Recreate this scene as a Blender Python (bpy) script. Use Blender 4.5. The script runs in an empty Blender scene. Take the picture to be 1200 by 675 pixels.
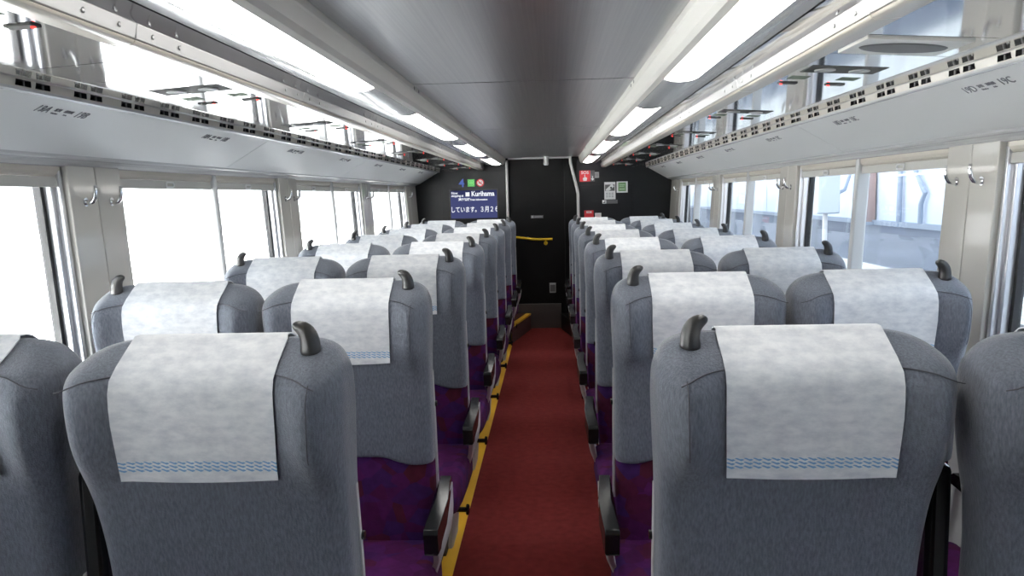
import bpy, bmesh, math
from mathutils import Vector, Matrix

scene = bpy.context.scene
COL = scene.collection
PI = math.pi

# ------------------------------------------------------------------ camera
def cam_axes(yaw, pitch, roll):
    cy, sy, cp, sp = math.cos(yaw), math.sin(yaw), math.cos(pitch), math.sin(pitch)
    fw = Vector((sy * cp, cy * cp, -sp)); rt = Vector((cy, -sy, 0)); up = rt.cross(fw)
    c, s = math.cos(roll), math.sin(roll)
    return c * rt - s * up, s * rt + c * up, fw
rt, up, fw = cam_axes(-0.05174, 0.11587, 0.02349)
cd = bpy.data.cameras.new('camera'); cam = bpy.data.objects.new('camera', cd); COL.objects.link(cam)
cd.sensor_fit = 'HORIZONTAL'; cd.sensor_width = 36.0; cd.lens = 930 / 1200 * 36; cd.clip_start = 0.02; cd.clip_end = 300
M = Matrix((rt, up, -fw)).transposed().to_4x4(); M.translation = Vector((0.094, 0, 1.48)); cam.matrix_world = M
scene.camera = cam

# ------------------------------------------------------------------ view / world
vs = scene.view_settings
scene.display_settings.display_device = 'sRGB'
vs.view_transform = 'Standard'; vs.look = 'None'; vs.gamma = 1.0; vs.use_curve_mapping = False
vs.exposure = 0.15
W_STRENGTH = 3.2
LAMP = 9.0
w = bpy.data.worlds.new('sky'); scene.world = w; w.use_nodes = True
nt = w.node_tree; bg = nt.nodes['Background']
tc = nt.nodes.new('ShaderNodeTexCoord'); sep = nt.nodes.new('ShaderNodeSeparateXYZ'); rmp = nt.nodes.new('ShaderNodeValToRGB')
nt.links.new(tc.outputs['Generated'], sep.inputs[0]); nt.links.new(sep.outputs['Z'], rmp.inputs[0]); nt.links.new(rmp.outputs[0], bg.inputs[0])
rmp.color_ramp.elements[0].position = 0.0; rmp.color_ramp.elements[0].color = (1.0, 1.0, 1.0, 1)
rmp.color_ramp.elements[1].position = 0.7; rmp.color_ramp.elements[1].color = (0.80, 0.89, 1.0, 1)
bg.inputs[1].default_value = W_STRENGTH

sd = bpy.data.lights.new('sun', 'SUN'); sd.energy = 130; sd.angle = .02; sd.color = (1, .97, .92)
so = bpy.data.objects.new('sun', sd); COL.objects.link(so); so.location = (10, 0, 12); so.rotation_euler = (0, math.radians(42), math.radians(10))

# ------------------------------------------------------------------ materials
def mat(name, base, rough=0.5, metal=0.0, **kw):
    m = bpy.data.materials.new(name); m.use_nodes = True
    b = m.node_tree.nodes['Principled BSDF']
    b.inputs['Base Color'].default_value = (*base, 1); b.inputs['Roughness'].default_value = rough; b.inputs['Metallic'].default_value = metal
    for k, v in kw.items(): b.inputs[k].default_value = v
    return m
def nodes(m): return m.node_tree, m.node_tree.nodes['Principled BSDF']
def noise_mix(m, c1, c2, scale, stretch=(1, 1, 1), detail=4, lo=0.3, hi=0.7, bump=0.0, bscale=None, bdist=0.002):
    t, b = nodes(m)
    tc = t.nodes.new('ShaderNodeTexCoord'); mp = t.nodes.new('ShaderNodeMapping'); mp.inputs['Scale'].default_value = stretch
    n = t.nodes.new('ShaderNodeTexNoise'); n.inputs['Scale'].default_value = scale; n.inputs['Detail'].default_value = detail
    r = t.nodes.new('ShaderNodeValToRGB'); r.color_ramp.elements[0].position = lo; r.color_ramp.elements[1].position = hi
    r.color_ramp.elements[0].color = (*c1, 1); r.color_ramp.elements[1].color = (*c2, 1)
    t.links.new(tc.outputs['Object'], mp.inputs[0]); t.links.new(mp.outputs[0], n.inputs[0]); t.links.new(n.outputs[0], r.inputs[0]); t.links.new(r.outputs[0], b.inputs['Base Color'])
    if bump:
        n2 = t.nodes.new('ShaderNodeTexNoise'); n2.inputs['Scale'].default_value = bscale or scale; n2.inputs['Detail'].default_value = 3
        bp = t.nodes.new('ShaderNodeBump'); bp.inputs['Strength'].default_value = bump; bp.inputs['Distance'].default_value = bdist
        t.links.new(tc.outputs['Object'], n2.inputs[0]); t.links.new(n2.outputs[0], bp.inputs['Height']); t.links.new(bp.outputs[0], b.inputs['Normal'])
    return m
def emit(name, col, s):
    m = bpy.data.materials.new(name); m.use_nodes = True; t = m.node_tree; t.nodes.clear()
    e = t.nodes.new('ShaderNodeEmission'); o = t.nodes.new('ShaderNodeOutputMaterial')
    e.inputs[0].default_value = (*col, 1); e.inputs[1].default_value = s; t.links.new(e.outputs[0], o.inputs[0]); return m

GREY = noise_mix(mat('grey_velour', (.2, .21, .23), .9, **{'Sheen Weight': .6, 'Sheen Roughness': .35}), (.104, .117, .146), (.186, .204, .242), 260, (1, 1, .28), 3, .28, .72, .6, 420, .0022)
SEAM = mat('seam_thread', (.085, .085, .095), .95)
def purple():
    m = mat('purple_pattern', (.06, .015, .09), .9, **{'Specular IOR Level': .15})
    t, b = nodes(m)
    tc = t.nodes.new('ShaderNodeTexCoord'); mp = t.nodes.new('ShaderNodeMapping'); mp.inputs['Scale'].default_value = (1, 1, 1.3); mp.inputs['Rotation'].default_value = (.5, .3, .6)
    v = t.nodes.new('ShaderNodeTexVoronoi'); v.inputs['Scale'].default_value = 17
    s = t.nodes.new('ShaderNodeSeparateColor'); r = t.nodes.new('ShaderNodeValToRGB'); e = r.color_ramp.elements
    e[0].position = 0; e[0].color = (.075, .010, .065, 1); e[1].position = 1; e[1].color = (.11, .016, .035, 1)
    for p, c in ((.3, (.12, .016, .12, 1)), (.55, (.06, .018, .12, 1)), (.75, (.09, .010, .085, 1))):
        q = e.new(p); q.color = c
    n = t.nodes.new('ShaderNodeTexNoise'); n.inputs['Scale'].default_value = 40
    mx = t.nodes.new('ShaderNodeMix'); mx.data_type = 'RGBA'; mx.blend_type = 'MULTIPLY'; mx.inputs[0].default_value = .5
    t.links.new(tc.outputs['Object'], mp.inputs[0]); t.links.new(mp.outputs[0], v.inputs[0]); t.links.new(tc.outputs['Object'], n.inputs[0])
    t.links.new(v.outputs['Color'], s.inputs[0]); t.links.new(s.outputs[0], r.inputs[0])
    t.links.new(r.outputs[0], mx.inputs[6]); t.links.new(n.outputs[0], mx.inputs[7]); t.links.new(mx.outputs[2], b.inputs['Base Color'])
    return m
PURPLE = purple()
COV_BAND = (.842, .862)
def cover_mat():
    m = mat('white_headrest_cloth', (.8, .8, .8), .85)
    t, b = nodes(m)
    L = t.links.new
    tc = t.nodes.new('ShaderNodeTexCoord')
    mp = t.nodes.new('ShaderNodeMapping'); mp.inputs['Scale'].default_value = (1, 1, 2.2)
    n = t.nodes.new('ShaderNodeTexNoise'); n.inputs['Scale'].default_value = 26; n.inputs['Detail'].default_value = 7; n.inputs['Roughness'].default_value = .65
    r = t.nodes.new('ShaderNodeValToRGB'); r.color_ramp.elements[0].position = .32; r.color_ramp.elements[1].position = .62
    r.color_ramp.elements[0].color = (.68, .70, .735, 1); r.color_ramp.elements[1].color = (.90, .91, .92, 1)
    L(tc.outputs['Object'], mp.inputs[0]); L(mp.outputs[0], n.inputs[0]); L(n.outputs[0], r.inputs[0])
    sp = t.nodes.new('ShaderNodeSeparateXYZ'); L(tc.outputs['Object'], sp.inputs[0])
    def math_(op, a, b_=None):
        q = t.nodes.new('ShaderNodeMath'); q.operation = op
        for i, x in enumerate((a, b_)):
            if x is None: continue
            if isinstance(x, (int, float)): q.inputs[i].default_value = x
            else: L(x, q.inputs[i])
        return q.outputs[0]
    X, Y, Z = sp.outputs
    zz = math_('ADD', Z, math_('MULTIPLY', math_('SINE', math_('MULTIPLY', X, 420)), .0011))
    fr = math_('PINGPONG', math_('SUBTRACT', zz, COV_BAND[0]), .0034)
    line = math_('GREATER_THAN', fr, .0016)
    dash = math_('GREATER_THAN', math_('SINE', math_('ADD', math_('MULTIPLY', X, 420), math_('MULTIPLY', Z, 900))), -.55)
    band = math_('MULTIPLY', math_('GREATER_THAN', Z, COV_BAND[0]), math_('LESS_THAN', Z, COV_BAND[1]))
    rear = math_('LESS_THAN', Y, .06)
    f = math_('MULTIPLY', math_('MULTIPLY', line, dash), math_('MULTIPLY', band, rear))
    f = math_('MULTIPLY', f, .95)
    mx = t.nodes.new('ShaderNodeMix'); mx.data_type = 'RGBA'; L(f, mx.inputs[0]); L(r.outputs[0], mx.inputs[6]); mx.inputs[7].default_value = (.18, .42, .68, 1)
    L(mx.outputs[2], b.inputs['Base Color'])
    bp = t.nodes.new('ShaderNodeBump'); bp.inputs['Strength'].default_value = .25; bp.inputs['Distance'].default_value = .002; L(n.outputs[0], bp.inputs['Height']); L(bp.outputs[0], b.inputs['Normal'])
    return m
COVER = cover_mat()
RUBBER = mat('charcoal_plastic_grip', (.035, .034, .034), .33)
BLACKP = mat('black_gloss_plastic', (.012, .012, .012), .22)
SHELL = mat('light_grey_shell', (.56, .55, .54), .4)
CREAM = mat('cream_gloss_panel', (.60, .58, .53), .08)
CREAM2 = mat('cream_strip', (.60, .56, .48), .25)
DUCT = mat('duct_panel_satin', (.64, .64, .62), .4)
TRIMG = mat('pale_trim_gloss', (.58, .58, .57), .15)
METAL = mat('mirror_stainless', (.74, .74, .75), .07, 1.0)
METAL_S = mat('satin_stainless', (.52, .51, .50), .42, .9)
CEIL = noise_mix(mat('brushed_aluminium', (.42, .42, .43), .3, .9), (.52, .52, .53), (.60, .60, .60), 3, (60, .4, 1), 3)
HOUS = mat('light_housing_paint', (.72, .70, .64), .3, .1)
REFL = mat('lamp_reflector', (.55, .55, .54), .25, .6)
LENS = emit('lamp_diffuser', (1.0, .985, .95), LAMP)
DARKGAP = mat('dark_gap', (.015, .015, .015), .8)
CHROME = mat('chrome', (.8, .8, .8), .1, 1.0)
ALU = mat('aluminium_frame', (.72, .72, .74), .28, .85)
GASKET = mat('black_gasket', (.012, .012, .014), .5)
BLINDM = mat('blind_fabric', (.55, .54, .50), .5)
WALLB = mat('black_laminate', (.009, .0095, .011), .4, **{'Specular IOR Level': .3})
WALLC = mat('black_door_laminate', (.004, .004, .004), .4, **{'Specular IOR Level': .2})
KICK = mat('brown_grey_steel', (.10, .09, .085), .4, .5)
CARPET = noise_mix(mat('red_carpet', (.17, .02, .015), .95, **{'Specular IOR Level': .1}), (.135, .018, .017), (.185, .026, .023), 26, (1, 1, 1), 5, .3, .7, .5, 700, .003)
FLOORD = mat('dark_floor', (.06, .05, .05), .7)
CARPET_SHADED = mat('shaded_red_carpet', (.06, .012, .012), .95)  # aisle carpet again, with the shade on the step riser put into its colour
YELLOW = noise_mix(mat('yellow_nosing', (.72, .40, .03), .35), (.78, .43, .025), (.90, .53, .04), 12, (1, .3, 1))
YRAIL = mat('yellow_handrail', (.75, .50, .03), .25)
TEXTG = mat('grey_print', (.16, .16, .17), .6)
WHITE = mat('white_print', (.78, .78, .78), .5)
RED = mat('red_print', (.55, .015, .03), .4)
GREEN = mat('green_print', (.10, .45, .10), .4)
BLUE = mat('blue_print', (.03, .08, .42), .4)
BLK = mat('black_print', (.02, .02, .02), .5)
LGREY = mat('light_grey_plate', (.42, .42, .42), .5)
MGREY = mat('mid_grey_plate', (.12, .12, .12), .5)
SCREEN = emit('screen_glow', (.055, .063, .165), 1.0)
SCREEN2 = emit('screen_header_glow', (.03, .035, .10), 1.0)
SCREENW = emit('screen_text_glow', (.9, .93, 1), 1.0)
SIGN_R = mat('sign_red', (.6, .02, .03), .4)
LED = emit('red_led', (1, .05, .04), 3.0)
DKPANEL = mat('dark_grey_panel', (.09, .09, .087), .75, **{'Specular IOR Level': .1})
GRNPL = mat('green_grey_plate', (.16, .20, .15), .7, **{'Specular IOR Level': .1})
LEDGE = mat('cream_gloss_ledge', (.60, .58, .52), .06, **{'Coat Weight': .6, 'Coat Roughness': .03})
ASPH = noise_mix(mat('platform_asphalt', (.16, .2, .27), .8), (.050, .062, .085), (.085, .10, .13), 1.2, (1, .3, 1))
PAVE = mat('pale_paving', (.66, .65, .60), .8)
WHITEWALL = noise_mix(mat('white_station_wall', (.62, .70, .82), .6), (.58, .66, .78), (.66, .73, .84), 1.2)
GROUNDW = mat('pale_concrete', (.8, .8, .8), .9)
PIPE = mat('grey_pipe', (.3, .36, .45), .5)
BROWN = mat('rusty_brown', (.32, .22, .20), .7)
def glass():
    m = bpy.data.materials.new('window_glass'); m.use_nodes = True; t = m.node_tree; t.nodes.clear()
    o = t.nodes.new('ShaderNodeOutputMaterial'); tr = t.nodes.new('ShaderNodeBsdfTransparent'); g = t.nodes.new('ShaderNodeBsdfGlossy')
    lw = t.nodes.new('ShaderNodeLayerWeight'); lw.inputs['Blend'].default_value = .5
    pw = t.nodes.new('ShaderNodeMath'); pw.operation = 'POWER'; pw.inputs[1].default_value = 5; t.links.new(lw.outputs['Facing'], pw.inputs[0])
    f = t.nodes.new('ShaderNodeMath'); f.operation = 'MULTIPLY_ADD'; f.inputs[1].default_value = .5; f.inputs[2].default_value = .035; t.links.new(pw.outputs[0], f.inputs[0]); mx = t.nodes.new('ShaderNodeMixShader')
    tr.inputs[0].default_value = (.95, .97, .98, 1); g.inputs['Roughness'].default_value = 0.0
    t.links.new(f.outputs[0], mx.inputs[0]); t.links.new(tr.outputs[0], mx.inputs[1]); t.links.new(g.outputs[0], mx.inputs[2]); t.links.new(mx.outputs[0], o.inputs[0]); return m
GLASS = glass()
def dots_mat():
    m = mat('tactile_paving', (.68, .67, .60), .8); t, b = nodes(m)
    tc = t.nodes.new('ShaderNodeTexCoord'); v = t.nodes.new('ShaderNodeTexVoronoi'); v.inputs['Scale'].default_value = 11; v.inputs['Randomness'].default_value = 0
    r = t.nodes.new('ShaderNodeValToRGB'); r.color_ramp.elements[0].position = .28; r.color_ramp.elements[1].position = .36
    r.color_ramp.elements[0].color = (.78, .76, .66, 1); r.color_ramp.elements[1].color = (.42, .42, .40, 1)
    t.links.new(tc.outputs['Object'], v.inputs[0]); t.links.new(v.outputs['Distance'], r.inputs[0]); t.links.new(r.outputs[0], b.inputs['Base Color']); return m
TACT = dots_mat()

# ------------------------------------------------------------------ geometry helpers
class MB:
    def __init__(s): s.v = []; s.f = []; s.m = []; s.cur = 0
    def add(s, vs, fs, mi=None):
        o = len(s.v); s.v += [tuple(x) for x in vs]; s.f += [tuple(i + o for i in f) for f in fs]; s.m += [s.cur if mi is None else mi] * len(fs); return s
    def box(s, x0, x1, y0, y1, z0, z1, mi=None):
        V = [(x, y, z) for z in (z0, z1) for y in (y0, y1) for x in (x0, x1)]
        return s.add(V, [(0, 2, 3, 1), (4, 5, 7, 6), (0, 1, 5, 4), (2, 6, 7, 3), (0, 4, 6, 2), (1, 3, 7, 5)], mi)
    def prism(s, pts, fn, d0, d1, mi=None):     # pts: 2-D polygon, fn(u,v,d) -> 3-D
        n = len(pts); V = [fn(u, v, d) for d in (d0, d1) for u, v in pts]
        F = [(i, (i + 1) % n, n + (i + 1) % n, n + i) for i in range(n)] + [tuple(range(n))[::-1], tuple(range(n, 2 * n))]
        return s.add(V, F, mi)
    def strip(s, prof, y0, y1, mi=None):        # open XZ profile extruded along Y
        n = len(prof); V = [(x, y, z) for y in (y0, y1) for x, z in prof]
        return s.add(V, [(i, i + 1, n + i + 1, n + i) for i in range(n - 1)], mi)
    def loft(s, rings, cap0=True, cap1=True, mi=None):
        n = len(rings[0]); V = [p for r in rings for p in r]; F = []
        for k in range(len(rings) - 1):
            for i in range(n):
                j = (i + 1) % n; F.append((k * n + i, k * n + j, (k + 1) * n + j, (k + 1) * n + i))
        if cap0: F.append(tuple(range(n))[::-1])
        if cap1: F.append(tuple((len(rings) - 1) * n + i for i in range(n)))
        return s.add(V, F, mi)
    def tube(s, path, rad, n=10, mi=None, sq=(1, 1)):
        P = [Vector(p) for p in path]; rings = []
        if not isinstance(rad, (list, tuple)): rad = [rad] * len(P)
        a = None
        for i, p in enumerate(P):
            t = (P[min(i + 1, len(P) - 1)] - P[max(i - 1, 0)]).normalized()
            if a is None:
                a = t.orthogonal().normalized()
            a = (a - t * a.dot(t)).normalized(); b = t.cross(a)
            rings.append([tuple(p + (a * math.cos(2 * PI * k / n) * sq[0] + b * math.sin(2 * PI * k / n) * sq[1]) * rad[i]) for k in range(n)])
        return s.loft(rings, mi=mi)
    def build(s, name, mats, parent=None, smooth=False, bevel=0, seg=2, sub=0, flip=False, auto=None):
        me = bpy.data.meshes.new(name); me.from_pydata(s.v, [], s.f)
        if not isinstance(mats, (list, tuple)): mats = [mats]
        for m in mats: me.materials.append(m)
        me.polygons.foreach_set('material_index', s.m)
        bm = bmesh.new(); bm.from_mesh(me); bmesh.ops.remove_doubles(bm, verts=bm.verts, dist=1e-6)
        bmesh.ops.recalc_face_normals(bm, faces=bm.faces)
        if flip: bmesh.ops.reverse_faces(bm, faces=bm.faces)
        bm.to_mesh(me); bm.free()
        o = bpy.data.objects.new(name, me); COL.objects.link(o)
        if parent: o.parent = parent
        if bevel:
            q = o.modifiers.new('bevel', 'BEVEL'); q.width = bevel; q.segments = seg; q.limit_method = 'ANGLE'; q.angle_limit = .6
        if sub:
            q = o.modifiers.new('sub', 'SUBSURF'); q.levels = sub; q.render_levels = sub
        if smooth or bevel:
            me.polygons.foreach_set('use_smooth', [True] * len(me.polygons))
            if not smooth or auto:
                bm = bmesh.new(); bm.from_mesh(me)
                for e in bm.edges:
                    if len(e.link_faces) == 2 and e.calc_face_angle(0) > (auto or .6): e.smooth = False
                bm.to_mesh(me); bm.free()
        return o
def tag(o, label, cat, group=None, kind=None):
    o['label'] = label; o['category'] = cat
    if group: o['group'] = group
    if kind: o['kind'] = kind
    return o
def struct(o, label=None):
    o['kind'] = 'structure'
    if label: o['label'] = label
    return o
def empty(name, loc=(0, 0, 0), rz=0):
    o = bpy.data.objects.new(name, None); COL.objects.link(o); o.location = loc; o.rotation_euler = (0, 0, rz); o.empty_display_size = .05; return o
def copy_tree(o, parent=None):
    c = o.copy(); COL.objects.link(c); c.parent = parent
    for ch in list(o.children): copy_tree(ch, c)
    return c
def sstep(a, b, x):
    t = min(1, max(0, (x - a) / (b - a))); return t * t * (3 - 2 * t)
def interp(x, tab):
    if x <= tab[0][0]: return tab[0][1]
    for (a, p), (b, q) in zip(tab, tab[1:]):
        if x <= b: return p + (q - p) * (x - a) / (b - a)
    return tab[-1][1]
TXT = {}
def text_part(name, body, size, m, origin, d, u, parent, align='CENTER', ext=.0006, sx=1.0, bold=0.0, shear=0.0):
    c = bpy.data.curves.new('t', 'FONT'); c.body = body; c.size = size; c.align_x = align; c.align_y = 'CENTER'; c.extrude = ext; c.resolution_u = 3; c.offset = bold; c.shear = shear
    t = bpy.data.objects.new('t', c); COL.objects.link(t)
    dg = bpy.context.evaluated_depsgraph_get(); dg.update()
    me = bpy.data.meshes.new_from_object(t.evaluated_get(dg))
    bpy.data.objects.remove(t); bpy.data.curves.remove(c)
    me.name = name; me.materials.clear(); me.materials.append(m)
    d = Vector(d).normalized(); u = Vector(u).normalized(); n = d.cross(u)
    o = bpy.data.objects.new(name, me); COL.objects.link(o)
    if parent: o.parent = parent
    R = Matrix((d * sx, u, n)).transposed().to_4x4(); R.translation = Vector(origin)
    me.transform(R)
    return o

Y0, Y1 = -1.3, 8.75      # the carriage saloon, rear end to front wall
ROWP, ROW0 = 0.96, 1.37
PLAT = 0.0
BACKZ = 0.175
SIDE = {-1: 'information-screen', 1: 'emergency-sign'}
ORD = ['first', 'second', 'third', 'fourth', 'fifth', 'sixth', 'seventh', 'eighth']

# ------------------------------------------------------------------ floor
struct(MB().box(-.33, .36, Y0, Y1 + .06, -.05, 0).build('floor', CARPET), 'red carpeted aisle floor')
for sg in (-1, 1):
    struct(MB().box(sg * (.33 if sg < 0 else .36), sg * 1.47, Y0, Y1 + .06, -.05, -.0005).build('floor_under_seats', FLOORD), 'dark floor under the seats')
struct(MB().box(-.378, -.32, Y0, Y1, -.002, .003).build('trim_1', YELLOW), 'yellow floor strip along the aisle')
b = MB(); b.prism([(-.325, 7.85), (-.156, 8.72), (-.156, Y1), (-.325, Y1)], lambda u, v, d: (u, v, d), 0, .172)
b.prism([(-.327, 7.845), (-.322, 7.845), (-.153, 8.718), (-.155, 8.722), (-.205, 8.722), (-.327, 8.09)], lambda u, v, d: (u, v, d), .160, .178, 1)
struct(b.build('floor_step', [CARPET_SHADED, YELLOW]), 'small step with a yellow edge at the end of the aisle')
b = MB(); b.prism([(.30, 8.1), (.18, 8.72), (.18, Y1), (.30, Y1)], lambda u, v, d: (u, v, d), 0, .172)
struct(b.build('floor_step', WALLC), 'small dark step at the end of the aisle')

# ------------------------------------------------------------------ walls, pillars, windows
LEAN = .057
def wx(sg, depth, z): return sg * (1.41 + depth - LEAN * (1.60 - max(z, .9)))
def wbox(b, sg, d0, d1, y0, y1, z0, z1, mi=None):
    V = [(wx(sg, d, z), y, z) for z in (z0, z1) for y in (y0, y1) for d in (d0, d1)]
    return b.add(V, [(0, 2, 3, 1), (4, 5, 7, 6), (0, 1, 5, 4), (2, 6, 7, 3), (0, 4, 6, 2), (1, 3, 7, 5)], mi)
WIN = [(2.71 + 1.92 * k, 4.32 + 1.92 * k) for k in (-2, -1, 0, 1, 2)]
SILL = .90
HEAD = 1.60
for sg in (-1, 1):
    nm = 'left' if sg < 0 else 'right'
    b = MB()
    wbox(b, sg, 0, .09, Y0, Y1, 0, SILL); wbox(b, sg, .03, .09, Y0, Y1, HEAD + .01, 1.98)
    wbox(b, sg, 0, .09, Y0, WIN[0][0], SILL, HEAD + .01)
    for (a0, a1), (c0, c1) in zip(WIN, WIN[1:] + [(Y1, Y1)]): wbox(b, sg, .02, .09, a1, c0, SILL, HEAD + .01)
    struct(b.build('wall_' + nm, DUCT), 'pale side wall with a row of wide windows')
    # pillars: two glossy cream panels with a seam, a light returning edge each
    edges = [(a1, c0) for (a0, a1), (c0, c1) in zip(WIN, WIN[1:])] + [(WIN[-1][1], Y1)]
    for n, (p0, p1) in enumerate(edges):
        mid = (p0 + p1) / 2 if n < 4 else p0 + .2
        b = MB(); wbox(b, sg, -.012, .0195, p0 + .004, mid - .002, SILL, HEAD + .005); wbox(b, sg, -.012, .0195, mid + .002, p1 - (.004 if n < 4 else .001), SILL, HEAD + .005)
        wbox(b, sg, -.004, .0195, mid - .003, mid + .003, SILL, HEAD, 1)
        struct(b.build('wall_pillar', [CREAM, DARKGAP], bevel=.008, seg=3), 'glossy cream pillar panel between two windows')
    for n, (a0, a1) in enumerate(WIN):
        b = MB(); mid = (a0 + a1) / 2
        for y0, y1 in ((a0, a0 + .016), (a1 - .016, a1)):
            wbox(b, sg, .004, .075, y0, y1, SILL, HEAD); 
        wbox(b, sg, -.004, .075, a0, a1, SILL, SILL + .012); wbox(b, sg, .03, .075, a0, a1, HEAD - .012, HEAD)
        for y0, y1 in ((a0 + .016, a0 + .034), (a1 - .034, a1 - .016)): wbox(b, sg, .022, .075, y0, y1, SILL + .012, HEAD)
        fr = b.build('window_frame', ALU, bevel=.003)
        wn = struct(empty('window_%d' % (n + 1 + (0 if sg < 0 else 5)), (0, 0, 0)), 'wide two-pane side window'); fr.parent = wn
        g = MB()
        for y0, y1 in ((a0 + .034, a0 + .05), (a1 - .05, a1 - .034)): wbox(g, sg, .046, .07, y0, y1, SILL + .012, HEAD - .012)
        g.build('window_gasket', GASKET, wn)
        g = MB(); wbox(g, sg, .055, .059, a0 + .03, a1 - .03, SILL + .01, HEAD - .01); g.build('window_glass', GLASS, wn)
        g = MB(); wbox(g, sg, -.004, .0545, mid - .017, mid + .017, SILL + .012, HEAD + .004); g.build('window_mullion', [TRIMG], wn, bevel=.010, seg=3)
        # roller blinds, one above each pane
        for q, (y0, y1) in enumerate(((a0 + .004, mid - .019), (mid + .019, a1 - .004))):
            if n == 0: continue
            bl = empty('roller_blind', (wx(sg, .01, HEAD), (y0 + y1) / 2, HEAD - .03))
            ox, oy, oz = bl.location
            def loc(o):
                o.data.transform(Matrix.Translation((-ox, -oy, -oz))); o.parent = bl; return o
            c = MB()
            prof = [(.004, HEAD + .004), (.004, HEAD - .012), (.008, HEAD - .022), (.016, HEAD - .029), (.028, HEAD - .029), (.028, HEAD + .004)]
            c.prism(prof, lambda u, v, d: (wx(sg, u, v), d, v), y0, y1); loc(c.build('cassette', CREAM2))
            c = MB(); wbox(c, sg, .012, .026, y0, y1, HEAD - .062, HEAD - .0295); loc(c.build('pull_bar', BLINDM, bevel=.003))
            c = MB(); ym = (y0 + y1) / 2; zc = HEAD - .046; ring = []
            for k in range(20):
                a = 2 * PI * k / 20; e = .024 if math.cos(a) > 0 else -.024
                ring.append((wx(sg, .008, zc), ym + e * .9 + .009 * math.cos(a), zc + .009 * math.sin(a)))
            c.tube(ring + [ring[0]], .0036, 6); loc(c.build('handle', WHITE, smooth=True))
            tag(bl, 'rolled-up cream window blind over the %s pane of the %s window on the %s side' % ('near' if q == 0 else 'far', ORD[n - 1], SIDE[sg]), 'window blind', 'roller blinds above the windows')
    # coat hooks
    for n, (p0, p1) in enumerate(edges):
        if n == 0: continue
        mid = (p0 + p1) / 2
        for q, yy in enumerate((mid - .075, mid + .075) if n < 4 else (p0 + .12,)):
            z = 1.515; hk = empty('coat_hook', (wx(sg, -.012, z), yy, z))
            c = MB(); c.tube([(sg * .002, 0, -.024), (-sg * .014, 0, -.026), (-sg * .026, 0, -.022), (-sg * .033, 0, -.012), (-sg * .036, 0, .002), (-sg * .037, 0, .016), (-sg * .0375, 0, .028)], [.009, .0085, .008, .0075, .007, .0065, .0055], 10)
            c.build('hook', CHROME, hk, smooth=True)
            c = MB(); c.tube([(0, 0, -.024), (-sg * .004, 0, -.024)], .014, 14); c.build('mounting_disc', CHROME, hk)
            where = ('near half' if q == 0 else 'far half') + ' of the %s window pillar' % ORD[n - 1] if n < 4 else 'last pillar beside the black end wall'
            tag(hk, 'curved chrome coat hook on the %s, %s side' % (where, SIDE[sg]), 'coat hook', 'coat hooks on the window pillars')
struct(MB().box(-1.5, 1.5, Y0 - .08, Y0, 0, 1.98).build('wall_back', WALLB), 'rear end wall of the saloon')

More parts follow.
